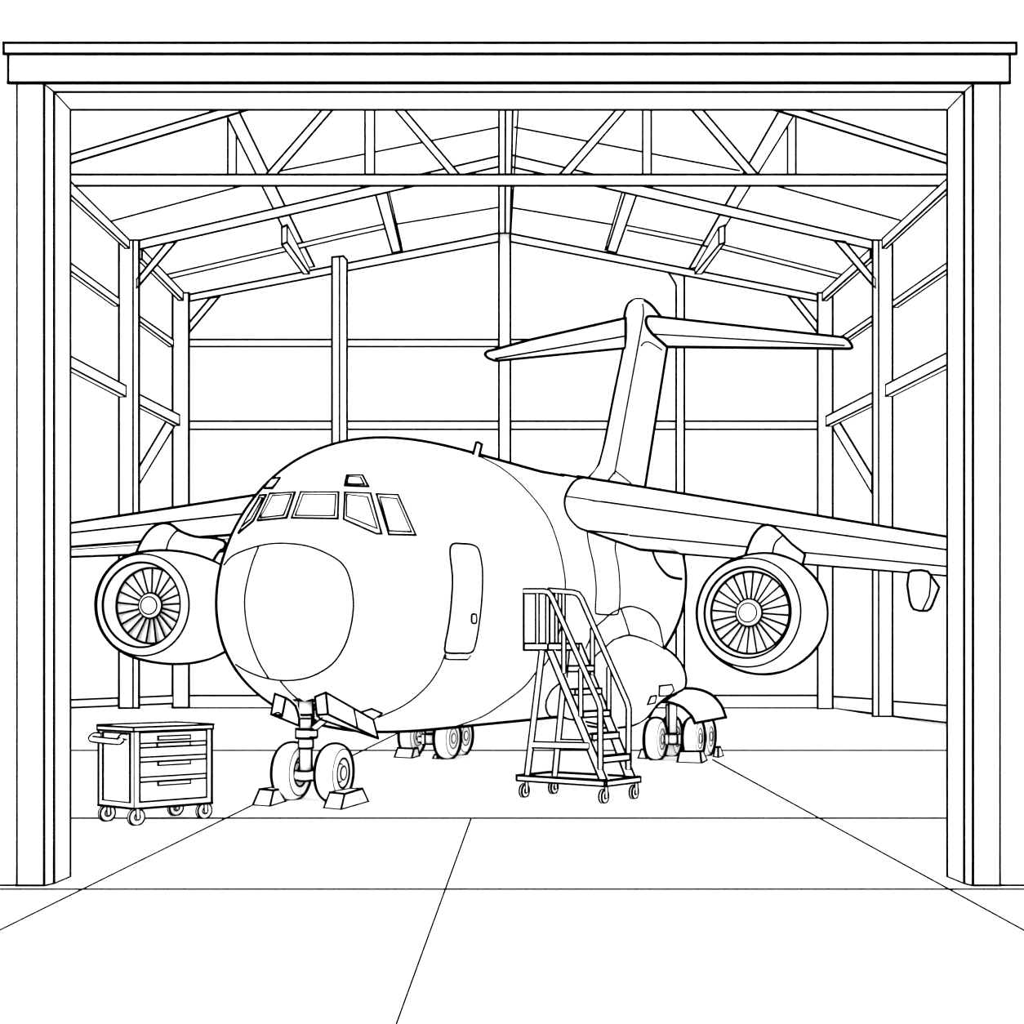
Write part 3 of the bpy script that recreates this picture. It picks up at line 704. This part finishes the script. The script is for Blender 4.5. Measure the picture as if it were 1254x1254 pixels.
m = MB(); c0 = lambda y: P(374.5, y, Yn)
def cyl(mb, px, y0, y1, hw, Y, w=2.2):
    a, b = P(px, y0, Y), P(px, y1, Y); r = hw/F*Y
    mb.lathe(b, a-b, [(0, .0005), (0, r), (np.linalg.norm(a-b), r), (np.linalg.norm(a-b), .0005)], 24, 0, 1, False, A(0, 1, 0))
    for x in (-1, 1): mb.edge(P(px+x*hw, y0, Y), P(px+x*hw, y1, Y), w*1.5)
    for y in (y0, y1):
        c = P(px, y, Y); mb.line([c+A(r*math.cos(t), -r*math.sin(t)*1.02, 0) for t in np.linspace(0, math.pi, 12)], w)
Yg = Yn-.12
cyl(m, 374.6, 857.5, 875, 7.8, Yg); cyl(m, 374.6, 875, 893, 6.6, Yg); cyl(m, 374.8, 903, 916, 8, Yg); cyl(m, 374.5, 916, 944, 6.6, Yg)
m.edge(P(367, 880, Yg-.08), P(382, 880, Yg-.08), 1.6)
m.build('nose_gear_strut', STEEL, AC)
m = MB(); cyl(m, 375, 892.5, 903.5, 11.6, Yg-.01, 2.6); cyl(m, 384, 894, 902.5, 4.2, Yg-.08, 1.8); m.build('gear_collar', STEEL, AC)
m = MB(); cyl(m, 374, 943.5, 955.5, 9, Yg-.02, 2.2); m.rod([P(360, 949.5, Yg-.02), P(386, 949.5, Yg-.06)], .045, 1.8); m.build('nose_axle', STEEL, AC)
m = MB(); m.rod([P(398, 881, Yg+.03), P(383.5, 893, Yg-.05)], .028, 2.0); m.build('drag_link', STEEL, AC)
m = MB(); cyl(m, 381.5, 858, 880, 2.6, Yg+.1, 1.6); m.build('gear_fitting', STEEL, AC)
m = MB(); m.prism(quad([(357, 857.5), (367, 857.5), (367, 878), (362, 867)], Yg+.2), A(0, .1, 0), 1.8, 'front'); m.build('gear_fitting', STEEL, AC)
# nose gear doors
m = MB(); d0, d1 = 10.3, 10.75
fr = [(336.6, 849.6), (349.8, 854.6), (345.5, 876.6), (331.9, 874.7)]
m.prism(quad(fr, d0), A(.02, .04, 0), 2.4, 'front')
bk = quad([(349.8, 854.6), (355.5, 858.3), (361.8, 864.7), (364.5, 872), (366.3, 880), (366.3, 888.8), (331.9, 874.7), (345.5, 876.6)], d0+.03)
m.prism(bk, A(-.01, .12, .01), 2.6, 'front', (6, 7))
m.line(smooth([P(335.5, 874, d0-.005), P(341, 872.5, d0-.005), P(345.5, 876.6, d0-.005)], 4), 1.4)
m.build('nose_gear_door', SKIN, AC)
m = MB(); d0, d1 = 10.2, 10.6
f4 = [P(385.7, 853.4, d0), P(399, 848, d0+.02), P(401.7, 874.7, d0+.02), P(388, 875.4, d0)]
a1, a2 = P(456.7, 881, d1), P(462.9, 904.2, d1)
b0, b1 = P(392.5, 881, d0+.03), P(462.5, 904, d1+.06)
m.prism(f4, A(.02, .05, 0), 2.5, 'front')
V = [f4[1], a1, a2, f4[2]]; m.prism(V, A(-.02, .06, 0), 2.5, 'front')
m.prism([f4[3], f4[2], a2], A(0, .05, .01), 2.2, 'front', (2,)); m.edge(f4[3], b0, 2.2); m.edge(b0, a2+A(0, -.01, 0), 2.2)
t_ = .585; m.edge(f4[1]+(a1-f4[1])*t_-A(0, .006, 0), f4[2]+(a2-f4[2])*t_-A(0, .006, 0), 1.9)
m.build('nose_gear_door', SKIN, AC)
# main gear
hdm = math.radians(21)
for px, Y in ((505, 16.05), (548, 15.5), (563.5, 16.1)): wheel(px, 904, Y, .305, .2, hdm, .5, .4)
for px, py, Y in ((803, 904.8, 15.35), (849.5, 904, 15.4), (863, 903, 16.0), (822, 905, 15.95)): wheel(px, py, Y, .305, .2, math.radians(24), .5, .4)
for (x0, x1, xm, Y, ytop) in ((512, 540, 526, 15.5, 870), (808, 843, 823.8, 15.42, 861)):
    m = MB(); cyl(m, xm, ytop, 898, 4.2, Y, 1.8); cyl(m, xm, 899, 911, 4.6, Y-.02, 1.8); m.rod([P(x0, 905.5, Y), P(x1, 905.5, Y)], .035, 1.8)
    cyl(m, xm-6, ytop+2, 891, 1.8, Y+.05, 1.5)
    for xx in (xm-8, xm+8): m.rod([P(xx-1, 905.5, Y-.03), P(xx+1.5, 905.5, Y-.03)], .07, 1.8)
    m.build('main_gear_strut', STEEL, AC)
m = MB(); Yd = 15.0
arc_o = sp([(804, 858.5), (811, 851.5), (818.6, 847), (829, 843.8), (840, 842.9), (851, 843.4), (861.7, 846), (871, 850.5), (878, 856.7), (884.5, 866), (889, 878.5)])
arc_i = sp([(851, 885.5), (847.5, 878), (842.5, 872.3), (836, 866.5), (828, 862.7), (818, 860), (804, 859.5)])
m.prism(quad(arc_o+arc_i[:-1], Yd), A(.05, .25, 0), 3.0, 'front')
m.build('gear_fender', SKIN, AC)

# ================================================================== WHEEL CHOCKS
def chock(q, lab, w=2.4, grp='wheel chocks'):
    """q: floor ring of four (near-left, near-right, far-right, far-left) and the ridge points above them"""
    fl = [PF(*p) for p in q[:4]]; tp = []
    for i, p in enumerate(q[4:]):
        f_ = fl[i]; tp.append(P(p[0], p[1], p[2] if len(p) > 2 else f_[1]+(.06 if i < 2 else -.06)))
    m = MB().hexa(fl+tp, w); o = m.build('wheel_chock', CART); tag(o, lab, 'chock', grp)
chock([(309.5, 986.4), (330.5, 987.8), (349.5, 981.8), (330, 981.0), (318, 966.5), (335, 968), (341, 966.5), (333, 964.5)], 'white wheel chock against the left nose wheel')
chock([(396.5, 989.8), (417.5, 991.8), (451, 982), (430, 980.5), (404, 970.5), (422, 972.3), (443.5, 965.8), (426, 966.5)], 'large white wheel chock in front of the right nose wheel')
chock([(483, 927.8), (504, 928.9), (513.5, 926), (494, 925), (487, 916), (507, 916.8), (511.5, 916), (492, 915.5)], 'white wheel chock at the left edge of the left main gear', 2.0)
chock([(530, 929.3), (536, 929.6), (541, 928.2), (535, 928), (532.2, 924.2), (535, 924.4), (538, 924), (535, 923.8)], 'tiny white chock tip between the left main gear wheels', 1.8)
chock([(781.5, 929), (792, 929.6), (800, 926.8), (789, 926.5), (785.5, 917.8), (789, 917.9), (794, 917.5), (790, 917.3)], 'small white wheel chock behind the left wheel of the right main gear', 2.0)
chock([(829.4, 934), (859, 935), (865.6, 931.4), (837, 930.8), (832.2, 920.2), (857.5, 920.2), (860.5, 919.8), (836, 919.6)], 'wide white wheel chock in front of the right main gear', 2.2)
chock([(874, 927), (879.5, 928), (885.7, 926), (880, 925.2), (876.5, 915), (879.5, 915.2), (882, 914.6), (879, 914.4)], 'narrow white wheel chock at the right edge of the right main gear', 1.9)

# ================================================================== BOARDING STAIRS
ST = thing('boarding_stairs', 'white rolling boarding stairs with handrails standing beside the fuselage', 'stairs', A(.7, 11.3, 0))
n0, n1, f0, f1 = PF(642, 976.3), PF(739.3, 983.6), PF(677.6, 971.8), PF(776.2, 978.2)
n0[2] = n1[2] = f0[2] = f1[2] = 0
def S(s, v, z):                           # s: 0 tall end .. 1 foot of the flight, v: 0 near side .. 1 far side
    p = (n0*(1-s)+n1*s)*(1-v)+(f0*(1-s)+f1*s)*v; return A(p[0], p[1], z)
def S_at(px, py, v):                      # point on the near / far side plane seen at px, py
    a, b = (n0, n1) if v == 0 else (f0, f1); k = (px-627)/F
    s = (k*a[1]-a[0])/((b[0]-a[0])-k*(b[1]-a[1])); p = a+(b-a)*s
    return P(px, py, p[1])
sb = S(.1, 0, 0)
def frame_bar(name, a, b, wd, ht, par=ST, w=2.0, side=None):
    m = MB().bar(a, b, wd, ht, w, side); return m.build(name, STEEL, par)
zb = .215
m = MB()
ring0 = [S(-.06, -.06, zb), S(1.04, -.06, zb), S(1.04, 1.06, zb), S(-.06, 1.06, zb)]
for a, b in ((0, 1), (1, 2), (2, 3), (3, 0)): m.bar(ring0[a], ring0[b], .045, .055, 2.0)
m.build('base_frame', STEEL, ST)
def caster(P0, r, par, ztop, hd, w=2.0, off=.0):
    ax = A(math.cos(hd), -math.sin(hd), 0); c = A(P0[0], P0[1], r)
    m = MB().lathe(c, ax, [(-.02, .0005), (-.02, r*.85), (-.012, r), (.012, r), (.02, r*.85), (.02, .0005)], 28, 0, 1, False)
    for d_ in (-.016, .016): m.ring(c, ax, d_, r*.97, w, 28)
    m.ring(c, ax, .02, r*.4, .9, 24)
    o = m.build('caster', TYRE, par)
    f = MB().rod([c+ax*.035+A(0, 0, -.012), A(c[0], c[1], ztop)+ax*.03], .013, 1.3); f.build('caster_fork', STEEL, o)
for p in (n0, n1, f0, f1): caster(p, .074, ST, .2, math.radians(35))
# legs and cross bars
for v, a, b in ((0, (663.8, 797), (645.5, 950)), (1, (694, 797), (679.5, 950))):
    MB().rod([S_at(*a, v), S_at(*b, v)], .026, 2.0).build('leg', STEEL, ST)
for v, a, b in ((0, (651, 912), (721, 913.5)), (1, (684, 909), (727, 910))):
    MB().rod([S_at(*a, v), S_at(*b, v)], .028, 2.0).build('cross_bar', STEEL, ST)
# platform
zp0, zp1 = S_at(642, 796, 0)[2], S_at(642, 788, 0)[2]
def s_of(px, v):
    a, b = (n0, n1) if v == 0 else (f0, f1); k = (px-627)/F
    return (k*a[1]-a[0])/((b[0]-a[0])-k*(b[1]-a[1]))
s1 = s_of(671, 0)
m = MB().hexa([S(0, 0, zp0), S(s1, 0, zp0), S(s1+.02, 1, zp0), S(0, 1, zp0), S(0, 0, zp1), S(s1, 0, zp1), S(s1+.02, 1, zp1), S(0, 1, zp1)], 2.2)
m.build('platform', STEEL, ST)
# stringers
for v, q in ((0, [(669, 796), (677.4, 796), (743.5, 955), (734, 955)]), (1, [(704, 788), (712, 788), (778, 952), (766, 952)])):
    m = MB().prism([S_at(*p, v) for p in q], (f0-n0)*(.07 if v == 0 else .07), 2.1, 'front'); m.build('stringer', STEEL, ST)
# treads
for x0, x1, y0, y1 in ((691, 722, 815.5, 822.5), (700, 734, 844, 851), (710, 745, 871.5, 878.5), (721, 757.5, 899, 906.5), (734, 767.5, 926.5, 934)):
    a, b = S_at(x0, y1-.5, 0), S_at(x1-2, y1-2, 1)
    z1 = S_at((x0+x1)/2, y0, 0)[2]
    du = (n1-n0)/np.linalg.norm(n1-n0)*.085
    sa, sb_ = s_of(x0, 0), s_of(x1, 1); s_ = max(sa, sb_-.03)
    s_ = sa+.02; zt_ = S(s_, .5, 0); zz = EH+(HZ-y0)/F*S(s_, .1, 0)[1]; zl = EH+(HZ-y1)/F*S(s_, .1, 0)[1]
    c = [S(s_, .06, zl), S(s_, .95, zl), S(s_, .95, zl)-du, S(s_, .06, zl)-du]
    m = MB().hexa([c[0], c[1], c[2], c[3]]+[p+A(0, 0, zz-zl) for p in c], 2.0); m.build('tread', STEEL, ST)
# handrails
rr = .022
near = [S_at(641.8, 724, 0), S_at(666, 724, 0), S_at(671.5, 725.5, 0), S_at(675.5, 731, 0), S_at(733, 860, 0), S_at(735, 868, 0), S_at(735.3, 942, 0)]
MB().rod(near, rr, 2.0).build('handrail', STEEL, ST)
far = [S_at(671, 723, 1), S_at(702, 725.5, 1), S_at(708, 727.5, 1), S_at(712, 733, 1), S_at(768, 860, 1), S_at(770, 868, 1), S_at(769.5, 942, 1)]
MB().rod(far, rr, 2.0).build('handrail', STEEL, ST)
for v, x, y0, y1 in ((0, 690.5, 772, 824), (0, 711.2, 819, 877), (1, 725.5, 769, 826), (1, 745.6, 817, 877)):
    MB().rod([S_at(x, y0, v), S_at(x, y1, v)], .018, 1.9).build('rail_post', STEEL, ST)
MB().edge(S_at(641.3, 721, 0), S_at(641.3, 796, 0), 2.2).bar(S_at(641.6, 722, 0), S_at(641.6, 795, 0), .015, .015, 0).build('rail_post', STEEL, ST)
for x in (658, 670.5):
    MB().rod([S_at(x, 727, 0), S_at(x, 788, 0)], .015, 1.8).build('baluster', STEEL, ST)
for x in (681.5, 690):
    MB().rod([S_at(x, 727, 1), S_at(x, 789, 1)], .015, 1.8).build('baluster', STEEL, ST)
MB().rod([S_at(671.5, 726, 1), S_at(671.5, 789, 1)], .014, 1.5).build('baluster', STEEL, ST)

# ================================================================== TOOL CART
g0, gl, gr = PF(164.2, 1010.8), PF(120.8, 1005.5), PF(259.5, 1002.6); g0[2] = 0
TC = thing('tool_cart', 'white rolling tool cart with four drawers standing left of the nose gear', 'cart', (g0+gl+gr)/3)
def Q(a, b, z): return g0+(gr-g0)*a+(gl-g0)*b+A(0, 0, z)   # a: along the drawer front, b: along the handle side
def zf(y, a=0.0, b=0.0): p = Q(a, b, 0); return EH+(HZ-y)/F*p[1]
z0, z1, z2 = zf(990.7), zf(896), zf(890.8)
def cbox(name, a0, a1, b0, b1, za, zb_, par=TC, w=2.4, edges=None, mat=CART):
    m = MB().hexa([Q(a0, b0, za), Q(a1, b0, za), Q(a1, b1, za), Q(a0, b1, za), Q(a0, b0, zb_), Q(a1, b0, zb_), Q(a1, b1, zb_), Q(a0, b1, zb_)], w, edges)
    return m
m = cbox('b', 0, 1, 0, 1, z0, z1, w=2.8, edges=[(0, 1), (0, 3), (1, 5), (3, 7), (1, 2), (2, 6)]); m.edge(Q(0, 0, z0), Q(0, 0, z1), .8)
# recessed look of the frame: inked inner edges of front and side
def fq(a0, a1, za, zb_, w=2.0): 
    q = [Q(a0, -.004, za), Q(a1, -.004, za), Q(a1, -.004, zb_), Q(a0, -.004, zb_)]; m.line(q, w, True)
def sq(b0, b1, za, zb_, w=2.0):
    q = [Q(-.004, b0, za), Q(-.004, b1, za), Q(-.004, b1, zb_), Q(-.004, b0, zb_)]; m.line(q, w, True)
fq(.07, .925, z0+.06, z1-.012, 1.7); sq(.1, .86, z0+.055, z1-.02, 1.7)
m.build('cart_body', CART, TC)
m = cbox('t', -.012, 1.012, -.012, 1.012, z1, z2, w=1.9)
m.edge(Q(-.012, 1.012, z2+.004), Q(1.012, 1.012, z2+.004), 2.6); m.edge(Q(1.012, -.012, z2+.002), Q(1.012, 1.012, z2+.004), 2.6); m.build('cart_top', CART, TC)
h_ = lambda y: zf(y, .07)
for i, (ya, yb) in enumerate(((898.5, 910.5), (916, 927.5), (933.5, 952), (958, 980.5))):
    m = cbox('d', .075, .92, -.012, .03, h_(yb), h_(ya), w=1.6, edges=[e for e, c_ in (((0, 1), i < 3), ((4, 5), i > 0)) if c_]); D = m.build('drawer', CART, TC)
    if i == 1:
        hm = cbox('h', .28, .7, -.03, -.012, h_(915.3), h_(911), w=1.2)
    else:
        yy = {0: 902.5, 2: 933.8, 3: 958.5}[i]
        hm = cbox('h', .29, .7, -.035, -.012, h_(yy+4.6), h_(yy), w=1.3)
    hm.build('drawer_handle', CART, D)
pth = smooth([Q(-.01, .93, zf(901, 0, .93)), P(116, 900.8, 9.72), P(112.6, 903.5, 9.66), P(115.5, 905.5, 9.6), P(144.5, 908.2, 9.42), P(147.5, 905, 9.45), P(150, 902.5, 9.5), Q(-.01, .2, zf(902.5, 0, .2))], 5)
MB().rod(pth, .021, 1.9, 16).build('push_handle', CART, TC)
for px, py in ((166.8, 1010.8), (131, 1005.6), (249.8, 1002.4), (215, 998.6)):
    p = PF(px, py); caster(p, .078, TC, z0, math.radians(40), 1.8)

# ================================================================== LIGHT, SKY, CAMERA
sc = bpy.context.scene
wd = bpy.data.worlds.new('overcast'); sc.world = wd; wd.use_nodes = True
wd.node_tree.nodes['Background'].inputs[0].default_value = (1, 1, 1, 1); wd.node_tree.nodes['Background'].inputs[1].default_value = 1.0
sn = bpy.data.objects.new('sun', bpy.data.lights.new('sun', 'SUN')); col.objects.link(sn)
sn.data.energy = .5; sn.data.angle = .3; sn.rotation_euler = (math.radians(72), 0, math.radians(-8))
cam = bpy.data.objects.new('camera', bpy.data.cameras.new('camera')); col.objects.link(cam); sc.camera = cam
cam.location = EYE; cam.rotation_euler = (math.pi/2, 0, 0)
cam.data.sensor_width = 36; cam.data.lens = 36*F/1254; cam.data.shift_y = (HZ-627)/1254
cam.data.clip_end = 200
vs = sc.view_settings; vs.view_transform = 'Standard'; vs.look = 'None'; vs.gamma = 1; vs.use_curve_mapping = False; vs.exposure = 1.7
sc.cycles.max_bounces = 16; sc.cycles.diffuse_bounces = 12
